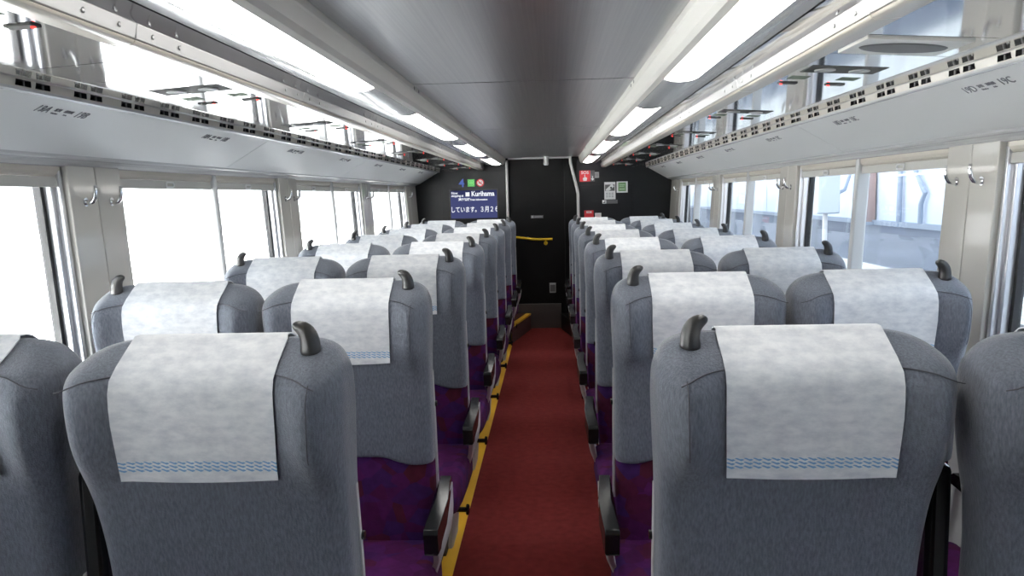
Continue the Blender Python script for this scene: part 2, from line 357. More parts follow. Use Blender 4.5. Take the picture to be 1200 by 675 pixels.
# ------------------------------------------------------------------ ceiling and overhead units
struct(MB().box(-1.6, 1.6, Y0 - .1, Y1 + .6, 1.98, 2.05).build('ceiling_roof', DUCT), 'carriage roof shell')
b = MB(); ys = [Y0, .90, 2.90, 4.92, 6.94, Y1]
for a, c in zip(ys, ys[1:]): b.box(-.397, .397, a + .008, c - .008, 1.885, 1.90)
b.box(-.40, .40, Y0, Y1, 1.901, 1.93, 1)
struct(b.build('ceiling', [CEIL, DARKGAP], bevel=.001), 'brushed metal ceiling panels over the aisle')
LY = [(.0, .45), (-1.2, .0)]
lights = [(1.06, 2.44), (3.18, 4.62), (5.12, 6.58), (7.06, 8.52)]
lensprof = [(.434, 1.8135), (.455, 1.807), (.482, 1.8045), (.51, 1.8065), (.531, 1.8115)]
for sg in (-1, 1):
    sx = lambda pr: [(sg * x, z) for x, z in pr]
    nm = 'left' if sg < 0 else 'right'
    b = MB()
    b.strip(sx([(.398, 1.90), (.398, 1.868), (.401, 1.864), (.404, 1.85)]), Y0, Y1, 0)
    b.strip(sx([(.404, 1.85), (.409, 1.832), (.418, 1.8195), (.434, 1.8135)]), Y0, Y1, 0)
    b.strip(sx([(.531, 1.8115), (.560, 1.811), (.574, 1.806)]), Y0, Y1, 1)
    gaps = [Y0] + [v for l in lights for v in l] + [Y1]
    for a, c in zip(gaps[::2], gaps[1::2]): b.strip(sx(lensprof), a, c, 1)
    b.strip(sx([(.574, 1.806), (.574, 1.83), (.580, 1.83), (.580, 1.806)]), Y0, Y1, 2)
    b.strip(sx([(.580, 1.806), (.600, 1.806), (.620, 1.803), (.634, 1.799)]), Y0, Y1, 3)
    for k in range(5):
        for dy in (-.05, .05):
            y = .96 + 2.02 * k + dy; b.tube([(sg * .397, y, 1.876), (sg * .3955, y, 1.876)], .006, 8, 1)
    hz = struct(b.build('ceiling_light_housing', [HOUS, REFL, DARKGAP, METAL], smooth=True, auto=.35), 'long lamp housing beside the aisle ceiling')
    for n, (a, c) in enumerate(lights):
        lg = empty('ceiling_light', (sg * .48, (a + c) / 2, 1.805))
        def shape(off, inset):
            r = []
            P = lensprof
            yy = [a + inset, a + inset + .012, a + inset + .03] + [a + .05 + (c - a - .1) * k / 6 for k in range(7)] + [c - inset - .03, c - inset - .012, c - inset]
            V = []; F = []
            for j, y in enumerate(yy):
                e = min(y - a, c - y); wv = 1 - .12 * (1 - min(1, e / .04)) ** 2
                for x, z in P:
                    xx = .481 + (x - .481) * wv
                    V.append((sg * xx - sg * .48, y - (a + c) / 2, z - off - 1.805))
            n_ = len(P)
            for j in range(len(yy) - 1):
                for i in range(n_ - 1): F.append((j * n_ + i, j * n_ + i + 1, (j + 1) * n_ + i + 1, (j + 1) * n_ + i))
            return V, F
        d = MB(); d.add(*shape(.0, .0)); d.build('diffuser', LENS, lg, smooth=True)
        for yy, s2 in ((a, 1), (c, -1)):
            d = MB()
            pr = [(x - .48, z - .0015 - 1.805) for x, z in lensprof] + [(x - .48, z + .02 - 1.805) for x, z in lensprof[::-1]]
            d.prism(pr, lambda u, v, q: (sg * u, q, v), yy - (a + c) / 2 - .006, yy - (a + c) / 2 + .006)
            d.build('end_rim', REFL, lg)
        tag(lg, 'long white glowing ceiling light, %s from the camera in the %s-side row' % (ORD[n], SIDE[sg]), 'ceiling light', 'ceiling lights along the aisle')
    # rail with screws, cream lip
    b = MB(); jy = [Y0] + [1.42 + .96 * k for k in range(-2, 8)] + [Y1]
    for a, c in zip(jy, jy[1:]):
        b.prism(sx([(.634, 1.7995), (.640, 1.772), (.66, 1.772), (.66, 1.82)]), lambda u, v, d: (u, d, v), a + .0015, c - .0015, 0)
        b.prism(sx([(.640, 1.771), (.643, 1.7655), (.650, 1.7625), (.662, 1.7625), (.693, 1.7645), (.693, 1.771)]), lambda u, v, d: (u, d, v), a + .0015, c - .0015, 1)
        for t in (.06, .17, .83, .94):
            y = a + (c - a) * t
            for q in ((.637, 1.786),): b.tube([(sg * q[0], y, q[1]), (sg * (q[0] - .003), y, q[1])], [.006, .004], 8, 0)
    struct(b.build('trim_%d' % (2 if sg < 0 else 3), [METAL_S, CREAM2], bevel=.002), 'metal rail with screws and a cream lip under the ceiling')
    # mirror-like soffit panels with seams
    b = MB(); sy = sorted([Y0, Y1] + [1.565 + 1.92 * k for k in range(-1, 4)] + [1.765 + 1.92 * k for k in range(-1, 4)])
    SOF = lambda x: 1.765 - .0613 * (x - .691)
    for a, c in zip(sy, sy[1:]): b.prism(sx([(.693, SOF(.693)), (.936, SOF(.936)), (.936, 1.80), (.693, 1.80)]), lambda u, v, d: (u, d, v), a + .002, c - .002, 0)
    b.box(sg * .66, sg * .94, Y0, Y1, 1.79, 1.83, 1)
    struct(b.build('ceiling_soffit', [METAL, DARKGAP]), 'mirror polished soffit over the seats')
    # duct: glossy ledge, air slots, beaded edge, sloped panel, trim back to the wall
    b = MB(); xf = 1.120; zt, zb = 1.776, 1.755
    b.strip(sx([(.938, 1.80), (.938, 1.7515), (.942, 1.7505), (xf - .002, zt), (xf, zt - .002)]), Y0, Y1, 4)
    holes = []
    for k in range(-13, 30):
        y = 1.858 + .225 * k
        for dy in (-.036, .036): holes.append((y + dy - .027, y + dy + .027))
    hz0, hz1 = zb + .003, zt - .004
    yy = Y0
    for h0, h1 in holes:
        b.strip(sx([(xf, zt - .002), (xf + .004, zb)]), yy, h0, 0)
        for za, zc in ((zt - .002, hz1), (hz0, zb)):
            X = lambda z: xf + .004 * (zt - .002 - z) / (zt - .002 - zb)
            b.strip(sx([(X(za), za), (X(zc), zc)]), h0, h1, 0)
        yy = h1
    b.strip(sx([(xf, zt - .002), (xf + .004, zb)]), yy, Y1, 0)
    b.strip(sx([(xf + .004, zb), (1.126, 1.749), (1.132, 1.746), (1.138, 1.7465), (1.142, 1.750)]), Y0, Y1, 1)
    dj = [Y0] + [3.5 + 1.92 * k for k in range(-2, 3)] + [Y1]
    for a, c in zip(dj, dj[1:]): b.prism(sx([(1.142, 1.750), (1.346, 1.632), (1.352, 1.64), (1.146, 1.762)]), lambda u, v, d: (u, d, v), a + .003, c - .003, 2)
    b.prism(sx([(1.15, 1.752), (1.345, 1.639), (1.36, 1.66), (1.16, 1.77)]), lambda u, v, d: (u, d, v), Y0, Y1, 3)
    b.strip(sx([(1.346, 1.632), (1.352, 1.625), (1.362, 1.621), (1.375, 1.619), (1.392, 1.612), (1.402, 1.603), (1.412, 1.601), (1.45, 1.601)]), Y0, Y1, 1)
    dc = struct(b.build('trim_%d' % (4 if sg < 0 else 5), [CREAM2, TRIMG, DUCT, DARKGAP, LEDGE], bevel=0), 'overhead air duct cover with slots and seat numbers')
    b = MB()
    for h0, h1 in holes:
        g0, g1 = sg * (xf + .001), sg * (xf + .03)
        V = [(x, y, z) for z in (hz0, hz1) for y in (h0, h1) for x in (g0, g1)]
        b.add(V, [(0, 2, 3, 1), (4, 5, 7, 6), (0, 1, 5, 4), (2, 6, 7, 3), (1, 3, 7, 5)])
        ym = (h0 + h1) / 2 + .01; b.box(g0 + sg * .006, g0 + sg * .009, ym - .003, ym + .003, hz0, hz1, 1)
    b.build('vent_slots', [DARKGAP, MGREY], dc)
    dvec = (0, -sg, 0); uv = Vector((-sg * .204, 0, .118)).normalized(); nn = Vector(dvec).cross(uv.normalized())
    for k in range(7):
        row = 19 - k; yc = (2.065 if sg < 0 else 2.082) + .96 * k
        P0 = Vector((sg * 1.185, yc, 1.750 - (1.185 - 1.142) / .204 * .118)) + nn * .0006 + uv.normalized() * .0
        dd = Vector(dvec)
        for off, body, size, wd in ((-.083, '%d%s' % (row, 'A' if sg < 0 else 'D'), .037, .95), (-.024, '窓側', .013, 1), (.022, '通路側', .013, 1), (.083, '%d%s' % (row, 'B' if sg < 0 else 'C'), .037, .95)):
            text_part('seat_number', body, size, TEXTG, P0 + dd * off + uv.normalized() * (.004 if '側' in body else 0), dvec, uv, dc, sx=wd, shear=.22 if '側' not in body else 0)
        for off, body in ((-.024, 'Window'), (.022, 'Aisle')):
            text_part('seat_number', body, .008, TEXTG, P0 + dd * off - uv.normalized() * .0105, dvec, uv, dc)
    # reading light units
    for k in range(-1, 7):
        y0 = 1.97 + .96 * k; base = empty('reading_light_panel', (sg * .785, y0 + .13, SOF(.785)))
        def P(x, y, z=0): return (sg * (x - .785), y - .13, SOF(x) - SOF(.785) - z)
        def plate(name, x0, x1, ya, yb, th, m, skew=0, par=base):
            c = MB(); V = [P(x, y, t) for t in (-.002, th) for x, y in ((x0, ya), (x1, ya), (x1, yb), (x0, yb))]
            c.add(V, [(0, 1, 2, 3), (7, 6, 5, 4), (0, 4, 5, 1), (1, 5, 6, 2), (2, 6, 7, 3), (3, 7, 4, 0)]); return c.build(name, m, par, bevel=.0015)
        plate('light_strip', .705, .88, -.05, .05, .0012, DKPANEL)
        for x in (.75, .83):
            c = MB(); rr = [(0, .024), (.003, .024), (.003, .019), (.001, .016), (.001, .001)]
            rings = [[(P(x, 0)[0] + r * math.cos(2 * PI * q / 20), P(x, 0)[1] + r * math.sin(2 * PI * q / 20), P(x, 0)[2] - .0012 - t) for q in range(20)] for t, r in rr]
            c.loft(rings, cap0=False); c.build('spotlight', LGREY, base, smooth=True, auto=.5)
        for x0, x1 in ((.706, .754), (.83, .878)):
            plate('blank_plate', x0, x1, .115, .165, .001, GRNPL)
            s = plate('call_switch', x0, x1, .224, .248, .003, DKPANEL)
            c = MB(); p = P(x0 + .007, .236, .003); rings = []
            for t in range(1, 7): rings.append([(p[0] + .004 * math.sin(PI * t / 7) * math.cos(2 * PI * q / 10), p[1] + .004 * math.sin(PI * t / 7) * math.sin(2 * PI * q / 10), p[2] + .003 * math.cos(PI * t / 7)) for q in range(10)])
            c.loft(rings); c.build('indicator', LED, s, smooth=True)
        tag(base, 'dark reading light strip with red indicator switches, %s from the camera above the %s-side seats' % (ORD[k + 1], SIDE[sg]), 'reading light', 'reading light panels under the soffit')
# loudspeaker cover on the sign side
sp = empty('ceiling_speaker', (.70, 1.665, 1.76))
c = MB(); SF = lambda x: SOF(x) - 1.76
V = [(x - .70, y - 1.665, SF(x) - t) for t in (-.004, .004) for x, y in ((.70, 1.585), (.90, 1.585), (.90, 1.745), (.70, 1.745))]
c.add(V, [(0, 1, 2, 3), (7, 6, 5, 4), (0, 4, 5, 1), (1, 5, 6, 2), (2, 6, 7, 3), (3, 7, 4, 0)]); c.build('cover_plate', HOUS, sp, bevel=.0015)
c = MB(); ring = lambda r, t: [(.10 + .085 * r * math.cos(2 * PI * q / 28), .05 * r * math.sin(2 * PI * q / 28), SF(.80 + .085 * r * math.cos(2 * PI * q / 28)) - t) for q in range(28)]
c.loft([ring(1, .004), ring(.97, .0055), ring(.9, .006)], cap0=False); c.build('oval_mesh', MGREY, sp, smooth=True)
tag(sp, 'grey loudspeaker cover with an oval mesh in the soffit above the emergency-sign-side seats', 'speaker')

# ------------------------------------------------------------------ front end wall
b = MB()
b.box(-1.6, -.372, Y1, Y1 + .5, 0, 1.98); b.box(.372, 1.6, Y1, Y1 + .5, 0, 1.98); b.box(-.38, .38, Y1 + .045, Y1 + .5, 0, 1.98, 1)
b.box(.236, .242, Y1 + .038, Y1 + .046, .0, 1.86, 2)
b.box(-1.11, -.40, Y1 - .006, Y1, .3, 1.755); b.box(.405, .98, Y1 - .006, Y1, .3, 1.575)
struct(b.build('wall_front', [WALLB, WALLC, DARKGAP], bevel=.003), 'black end wall with a recessed black door panel')
struct(MB().box(-.30, .185, Y1 + .02, Y1 + .044, 0, .275).build('door_kick_plate', KICK, bevel=.003), 'brown grey kick plate below the black door panel')
b = MB(); b.tube([(-.385, 8.715, PLAT), (-.385, 8.715, 1.86)], .015, 14)
t = b.build('grab_pole', SHELL, smooth=True, auto=.7); tag(t, 'straight pale grab pole between the screen and the door', 'grab pole')
b = MB(); b.tube([(.305, 8.715, 1.885), (.308, 8.715, 1.82), (.34, 8.715, 1.68), (.372, 8.715, 1.55), (.385, 8.715, 1.48), (.386, 8.715, 1.2), (.386, 8.715, PLAT)], .016, 14)
t = b.build('grab_pole', SHELL, smooth=True, auto=.7); tag(t, 'bent pale grab pole beside the red emergency sign', 'grab pole')
struct(MB().box(-.37, .30, 8.70, 8.712, 1.868, 1.884).build('trim_6', SHELL), 'thin pale strip above the door panel')
hr = empty('handrail', (-.1, 8.70, 1.0))
b = MB(); b.tube([(-.34 + .1, 0, .035), (-.24, 0, .03), (-.10, 0, .012), (-.02, 0, .0), (.06, 0, -.004), (.20, 0, -.004)], .0135, 12); b.build('rail', YRAIL, hr, smooth=True, auto=.7)
b = MB(); b.tube([(.125, .0, -.018), (.125, .012, -.045), (.125, .085, -.05)], .007, 8); b.tube([(.125, .078, -.05), (.125, .09, -.05)], .022, 14); b.build('bracket', YRAIL, hr, smooth=True, auto=.7)
tag(hr, 'bent yellow handrail across the black door panel', 'handrail')
sl = empty('ceiling_spotlight', (.045, 8.62, 1.80)); b = MB(); b.tube([(0, 0, .085), (0, 0, .0)], .028, 16); b.build('barrel', REFL, sl, smooth=True, auto=.7)
b = MB(); b.tube([(0, 0, .0), (0, 0, -.004)], .020, 16); b.build('lens', LGREY, sl); tag(sl, 'small metal cylinder spotlight hanging above the black door', 'spotlight')

def wall_plate(name, x0, x1, z0, z1, m, label, cat, yf=None, th=.006, bevel=.002):
    yb = Y1 - .006 if yf is None else yf
    cx, cz = (x0 + x1) / 2, (z0 + z1) / 2
    e = empty(name, (cx, yb, cz)); MB().box(x0 - cx, x1 - cx, -th, 0, z0 - cz, z1 - cz).build('plate', m, e, bevel=bevel); tag(e, label, cat)
    return e, cx, cz, -th
def wtext(par, body, x, z, size, m, y=0, align='CENTER', sx=1.0, bold=0.0, name='lettering'):
    return text_part(name, body, size, m, (x, y - .0008, z), (1, 0, 0), (0, 0, 1), par, align, sx=sx, bold=bold)
def disc(b, x, z, r, y0, y1, n=24, mi=0): b.tube([(x, y0, z), (x, y1, z)], r, n, mi)
# information screen
e, cx, cz, yf = wall_plate('information_screen', -1.025, -.487, 1.230, 1.560, BLK, 'blue information screen showing Kurihama on the black end wall', 'screen', th=.012)
MB().box(-.256, .256, yf - .002, yf, -.152, .092).build('display', SCREEN, e); MB().box(-.256, .256, yf - .002, yf, .0925, .152).build('display_header', SCREEN2, e)
yy = yf - .002
wtext(e, 'Now', -.245, .125, .034, SCREENW, yy, 'LEFT', bold=.0008); wtext(e, 'stopping at', -.245, .096, .034, SCREENW, yy, 'LEFT', sx=.88, bold=.0008)
MB().box(-.088, -.045, yy - .001, yy, .088, .132).build('station_mark', SCREENW, e)
wtext(e, 'Kurihama', -.025, .112, .074, SCREENW, yy, 'LEFT', sx=.88, bold=.002)
wtext(e, '運行情報', -.105, .052, .032, SCREENW, yy, bold=.0008); wtext(e, 'Train Information', .055, .05, .027, SCREENW, yy, bold=.0008)
tk = wtext(e, '止しています。３月２６', -.017, -.06, .0705, SCREENW, yy, sx=.76, bold=.001)
bm = bmesh.new(); bm.from_mesh(tk.data)
for sgn in (1, -1): bmesh.ops.bisect_plane(bm, geom=bm.verts[:] + bm.edges[:] + bm.faces[:], plane_co=(sgn * .2555, 0, 0), plane_no=(sgn, 0, 0), clear_outer=True)
bm.to_mesh(tk.data); bm.free()
# car marks
e, cx, cz, yf = wall_plate('car_number', -.925, -.845, 1.58, 1.67, WALLB, 'blue car number 4 on the black wall over the screen', 'sign', th=.001, bevel=0)
wtext(e, '4', 0, 0, .12, BLUE, yf, bold=.003)
e, cx, cz, yf = wall_plate('green_car_sign', -.82, -.742, 1.588, 1.668, GREEN, 'green square four-petal car sign between number 4 and no-smoking sign', 'sign', th=.003, bevel=.001)
b = MB()
for k in range(4):
    a = PI / 4 + k * PI / 2; q = [(.0175 * math.cos(a) + .014 * math.cos(2 * PI * t / 14), .0175 * math.sin(a) + .014 * math.sin(2 * PI * t / 14)) for t in range(15)]
    b.tube([(u, yf - .0006, v) for u, v in q], .0022, 6)
b.build('emblem', mat('pale_green_print', (.35, .8, .3), .4), e)
e, cx, cz, yf = wall_plate('no_smoking_sign', -.7225, -.6375, 1.5855, 1.6705, WALLB, 'round red and white no-smoking sign on the black wall', 'sign', th=.001, bevel=0)
b = MB(); disc(b, 0, 0, .0425, yf, yf - .002, 28); b.build('red_ring', RED, e)
b = MB(); disc(b, 0, 0, .032, yf - .002, yf - .003, 28); b.build('white_field', WHITE, e)
b = MB(); b.box(-.02, .016, yf - .0042, yf - .003, -.006, .002); b.tube([(.012, yf - .0036, .004), (.016, yf - .0036, .012), (.010, yf - .0036, .018)], .002, 6); b.build('cigarette', BLK, e)
b = MB(); b.prism([(-.026, .020), (-.020, .026), (.026, -.020), (.020, -.026)], lambda u, v, d: (u, d, v), yf - .0055, yf - .0043); b.build('red_bar', RED, e)
# SOS sign
e, cx, cz, yf = wall_plate('emergency_sign', .405, .522, 1.612, 1.732, SIGN_R, 'red SOS emergency button sign high on the black wall', 'sign', yf=Y1, th=.01)
MB().box(.0585, .107, yf, 0, -.06, .06).build('arrow_plate', MGREY, e, bevel=.002)
wtext(e, 'SOS', 0, .036, .044, WHITE, yf, bold=.0012, sx=1.1)
b = MB()
b.prism([(-.018, -.052), (.016, -.052), (.024, -.03), (.022, -.016), (.004, -.012), (.004, .014), (-.006, .014), (-.006, -.02), (-.014, -.014), (-.024, -.026)], lambda u, v, d: (u, d, v), yf - .0012, yf); b.build('hand_symbol', WHITE, e)
b = MB(); b.prism([(.079, .0), (.087, .0), (.087, -.028), (.101, -.028), (.083, -.05), (.065, -.028), (.079, -.028)], lambda u, v, d: (u, d, v), yf - .0012, yf); b.build('arrow_symbol', WHITE, e)
e, cx, cz, yf = wall_plate('speaker_plate', .552, .617, 1.65, 1.713, LGREY, 'small pale grey square plate next to the SOS sign', 'plate', yf=Y1, th=.008)
b = MB()
for k in range(4): b.box(-.024, .024, yf - .001, yf, -.02 + k * .011, -.0155 + k * .011)
b.build('slots', MGREY, e)
e, cx, cz, yf = wall_plate('notice_sign', .672, .793, 1.415, 1.602, WHITE, 'white notice with a black and white picture on the black wall', 'notice', th=.002, bevel=0)
b = MB(); b.box(-.052, .052, yf - .0008, yf, -.002, .066); b.build('picture', mat('notice_grey', (.12, .12, .12), .5), e)
b = MB(); b.prism([(-.04, .0), (-.008, .0), (.046, .045), (.03, .066), (.012, .066), (-.046, .012)], lambda u, v, d: (u, d, v), yf - .0016, yf - .0008); b.build('pale_shape', WHITE, e)
b = MB(); b.box(.004, .022, yf - .0022, yf - .0016, .022, .04); b.build('dark_shape', BLK, e)
b = MB()
for r_ in range(3):
    for k in range(3): b.box(-.042 + k * .03, -.022 + k * .03, yf - .0008, yf, -.03 - r_ * .02, -.024 - r_ * .02)
b.build('text_lines', MGREY, e)
e, cx, cz, yf = wall_plate('notice_sign', .805, .925, 1.485, 1.605, WHITE, 'white-framed green notice on the black wall', 'notice', th=.002, bevel=0)
MB().box(-.042, .042, yf - .0008, yf, -.045, .05).build('green_panel', mat('notice_green', (.20, .36, .17), .5), e)
b = MB(); b.prism([(-.03, -.022), (-.02, -.013), (-.02, -.018), (.02, -.018), (.02, -.013), (.03, -.022), (.02, -.031), (.02, -.026), (-.02, -.026), (-.02, -.031)], lambda u, v, d: (u, d, v), yf - .0016, yf - .0008); b.box(-.03, .03, yf - .0016, yf - .0008, .02, .026); b.box(-.03, .02, yf - .0016, yf - .0008, .005, .01); b.build('arrow_symbol', mat('pale_green', (.55, .75, .5), .5), e)
e, cx, cz, yf = wall_plate('symbol_sign', .648, .815, 1.368, 1.41, MGREY, 'small dark label with a white square symbol under the white notice', 'label', th=.002, bevel=0)
MB().box(-.080, -.040, yf - .0008, yf, -.018, .018).build('symbol_plate', WHITE, e)
b = MB(); b.prism([(-.074, -.012), (-.05, -.012), (-.05, .01), (-.058, .01), (-.058, -.002), (-.074, -.004)], lambda u, v, d: (u, d, v), yf - .0016, yf - .0008); b.build('symbol', BLK, e)
e, cx, cz, yf = wall_plate('emergency_box', .452, .552, 1.19, 1.30, SIGN_R, 'red SOS emergency box low on the black wall behind the seats', 'emergency box', th=.03)
wtext(e, 'SOS', 0, .035, .03, WHITE, yf, bold=.001, sx=1.1); b = MB(); b.box(-.035, .035, yf - .001, yf, -.042, -.036); b.box(-.035, .035, yf - .001, yf, -.032, -.028); b.build('text_lines', mat('pink_print', (.7, .35, .35), .5), e)
e, cx, cz, yf = wall_plate('sticker', .568, .636, 1.16, 1.27, WHITE, 'small pale pink and white sticker right of the low red box', 'sticker', th=.0015, bevel=0)
b = MB()
for k in range(4): b.box(-.024, .024, yf - .0008, yf, .03 - k * .02, .036 - k * .02)
b.build('text_lines', mat('pink_text', (.7, .4, .42), .5), e)
YC = Y1 + .045
e, cx, cz, yf = wall_plate('door_notice', -.135, .002, 1.225, 1.258, MGREY, 'tiny grey lettered label on the black door above the handrail', 'label', yf=YC, th=.002, bevel=0)
b = MB(); b.box(-.062, -.038, yf - .0008, yf, -.012, .012); b.build('symbol_plate', LGREY, e)
b = MB(); b.box(-.028, .06, yf - .0008, yf, -.004, .004); b.build('text_lines', LGREY, e)
e, cx, cz, yf = wall_plate('wall_socket', .058, .128, .395, .505, LGREY, 'small grey flap plate low on the black door', 'plate', yf=YC, th=.008)
MB().box(-.028, .028, yf - .004, yf, -.042, .036).build('flap', MGREY, e, bevel=.002)

# ------------------------------------------------------------------ seats
XO = [(.30, .246), (.70, .248), (.80, .250), (.88, .254), (.95, .257), (1.0, .256), (1.022, .250), (1.038, .239), (1.050, .222), (1.057, .20), (1.0605, .17)]
XI = [(.30, .222), (.62, .222), (.70, .224), (.77, .232), (.84, .247), (.90, .255), (.95, .256), (.98, .2575), (1.0, .256), (1.015, .251), (1.03, .240), (1.044, .221), (1.054, .195), (1.0605, .15)]
YB = [(.30, .075), (.50, .058), (.70, .032), (.84, .012), (.93, .002), (.98, .0), (1.002, .004), (1.014, .012), (1.024, .027), (1.036, .050), (1.048, .071), (1.056, .083), (1.0605, .092)]
YF = [(.30, .215), (.52, .20), (.70, .178), (.85, .165), (.95, .158), (1.0, .153), (1.03, .146), (1.045, .137), (1.055, .123), (1.0605, .108)]
def bump(x, z):
    S = sstep(.795, .885, z) * (1 - sstep(.96, 1.05, z))
    return S * (.052 * math.exp(-((x - .208) / .041) ** 2) + .032 * math.exp(-((x + .200) / .045) ** 2))
def ring(z, s, grow=0.0, zfun=None):
    xo, xi, yb, yf = interp(z, XO) + grow - .003, interp(z, XI) + grow - .011, interp(z, YB) - grow, interp(z, YF) + grow
    r = min(.045, (yf - yb) * .42); rf = min(.05, (yf - yb) * .45)
    P = []
    nR = 18
    for k in range(nR + 1):
        x = -xi + r + (xo + xi - 2 * r) * k / nR; P.append((x, yb - bump(x, z)))
    for k in range(1, 5):
        a = -PI / 2 + PI / 2 * k / 5; x = xo - r + r * math.cos(a); P.append((x, yb + r + r * math.sin(a) - bump(x, z) * (1 - k / 5)))
    P.append((xo, yb + r)); P.append((xo, yf - rf))
    for k in range(1, 5):
        a = PI / 2 * k / 5; P.append((xo - rf + rf * math.cos(a), yf - rf + rf * math.sin(a)))
    for k in range(9):
        x = xo - rf - (xo + xi - 2 * rf) * k / 8; P.append((x, yf))
    for k in range(1, 5):
        a = PI / 2 + PI / 2 * k / 5; P.append((-xi + rf + rf * math.cos(a), yf - rf + rf * math.sin(a)))
    P.append((-xi, yf - rf)); P.append((-xi, yb + r))
    for k in range(1, 5):
        a = PI + PI / 2 * k / 5; x = -xi + r + r * math.cos(a); P.append((x, yb + r + r * math.sin(a) - bump(x, z) * k / 5))
    return [(s * x, y, z if zfun is None else zfun(x)) for x, y in P]
def rear(x, z): return interp(z, YB) - bump(x, z)

def make_seat(s, aisle):
    """s=+1: outer (grip) side at local +x.  Local z measured from the seat platform, y=0 at the rear of the headrest."""
    root = empty('train_seat')
    zs = [.525, .56, .62, .68, .73, .77, .80, .83, .86, .89, .92, .95, .975, .995, 1.012, 1.026, 1.038, 1.048, 1.055, 1.0595, 1.0605]
    b = MB()
    dip = lambda x: .522 - .026 * sstep(.10, .20, abs(x + .015))
    b.loft([ring(.525, s, -.012, lambda x: dip(x) + .004)] + [ring(.525, s, 0, lambda x: dip(x))] + [ring(z, s, 0, (lambda x: dip(x) + .02) if z == .56 else None) for z in zs[1:]])
    b.build('backrest', GREY, root, smooth=True, sub=1).location.z = BACKZ
    # seam along the top edge and down the outer corner
    b = MB()
    pth = []
    for k in range(33):
        x = -.235 + .455 * k / 32; z = 1.012 - .012 * sstep(.12, .24, abs(x)) - .012 * sstep(.18, .24, abs(x)); pth.append((s * x, rear(x, z) - .0008, z))
    b.tube(pth, .0012, 6)
    pth = []
    for k in range(12):
        z = 1.0 - .012 * k; x = interp(z, XO) - .046; pth.append((s * x, rear(x, z) - .0003, z))
    b.tube(pth, .001, 6)
    b.build('seam', SEAM, root, smooth=True).location.z = BACKZ
    # purple lower back
    b = MB(); rr = []
    for zw, g in ((.34, -.02), (.40, -.008), (.55, -.003), (.66, -.003), (.735, -.006), (.75, -.014)):
        rr.append([(x, y + .004, zw) for x, y, _ in ring(max(.30, zw - BACKZ), s, g)])
    b.loft(rr); b.build('lower_back', PURPLE, root, smooth=True, auto=.9)
    # headrest cover
    b = MB(); top = []
    front = [(.166, .84), (.163, .90), (.160, .96), (.157, 1.0), (.150, 1.033), (.139, 1.050), (.125, 1.060), (.107, 1.0655), (.088, 1.0655)]
    zr = [1.060, 1.052, 1.041, 1.026, 1.006, .985, .96, .93, .90, .87, .845, .826]
    n = 14; V = []
    for lay in (0, 1):
        for k in range(n + 1):
            tx = -1 + 2 * k / n
            low = 1e9
            col = []
            for y, z in front: col.append((tx * .141, y + lay * .002 - (0 if z < 1.05 else .0), z + (lay * .002 if z > 1.03 else 0)))
            for z in zr:
                x = tx * (.1425 - .004 * (1 - sstep(.82, .95, z)))
                y = rear(x, z) - .0045
                low = min(low + (.0006 if z < .94 else 0), y) if z > .94 else min(low + .0035, y)
                low = min(low, y)
                zz = z - (.004 * (1 - tx * tx) if z < .83 else 0)
                col.append((x, low - lay * .002, zz + (lay * .002 if z > 1.03 else 0)))
            V += col
    m_ = len(front) + len(zr); F = []
    for k in range(n):
        for j in range(m_ - 1):
            a0 = k * m_ + j; F.append((a0, a0 + 1, a0 + m_ + 1, a0 + m_)); o2 = (n + 1) * m_; F.append((o2 + a0, o2 + a0 + m_, o2 + a0 + m_ + 1, o2 + a0 + 1))
    o2 = (n + 1) * m_
    for j in range(m_ - 1):
        F.append((j, o2 + j, o2 + j + 1, j + 1)); q = n * m_ + j; F.append((q, q + 1, o2 + q + 1, o2 + q))
    for k in range(n):
        q = k * m_; F.append((q, q + m_, o2 + q + m_, o2 + q)); q = k * m_ + m_ - 1; F.append((q, o2 + q, o2 + q + m_, q + m_))
    b.add([(s * x, y, z) for x, y, z in V], F)
    c = b.build('headrest_cover', COVER, root, smooth=True, auto=1.2); c.location.z = BACKZ; c['label'] = 'white cloth headrest cover with a blue wavy stripe'
    # curved grip
    b = MB(); gx, gy = .190, .062
    path = [(gx, gy, 1.043), (gx, gy, 1.052), (gx + .0005, gy, 1.063), (gx - .001, gy - .001, 1.074), (gx - .005, gy - .002, 1.083), (gx - .012, gy - .003, 1.0895), (gx - .020, gy - .004, 1.0925), (gx - .026, gy - .004, 1.0925), (gx - .029, gy - .004, 1.0915)]
    b.tube([(s * x, y, 1.043 + (z - 1.043) * 1.08 - .010) for x, y, z in path], [.0195, .0185, .0178, .0170, .0160, .014, .011, .0075, .003], 14)
    g = b.build('grip', RUBBER, root, smooth=True, sub=1, auto=1.3); g.location.z = BACKZ; g['label'] = 'curved black corner grip'
    # seat cushion, nose towards the camera
    b = MB(); sec = []
    for y, zl, zh, g in ((.10, .30, .42, -.012), (.05, .285, .432, 0), (-.12, .29, .438, 0), (-.32, .305, .446, 0), (-.44, .325, .446, 0), (-.495, .345, .438, -.005), (-.522, .365, .424, -.013), (-.533, .382, .408, -.025)):
        x0, x1 = -.248 - g, .263 + g
        R = []; r = min(.035, (zh - zl) * .45)
        for cx_, cz_, a0 in ((x1 - r, zh - r, 0), (x0 + r, zh - r, 90), (x0 + r, zl + r, 180), (x1 - r, zl + r, 270)):
            for k in range(6):
                a = math.radians(a0 + 90 * k / 5); R.append((s * (cx_ + r * math.cos(a)), y, cz_ + r * math.sin(a)))
        sec.append(R)
    b.loft(sec); b.build('seat_cushion', PURPLE, root, smooth=True, auto=1.0)
    # armrest with its boxy front end, pale side frame, foot pedal, pedestal
    ax = .276
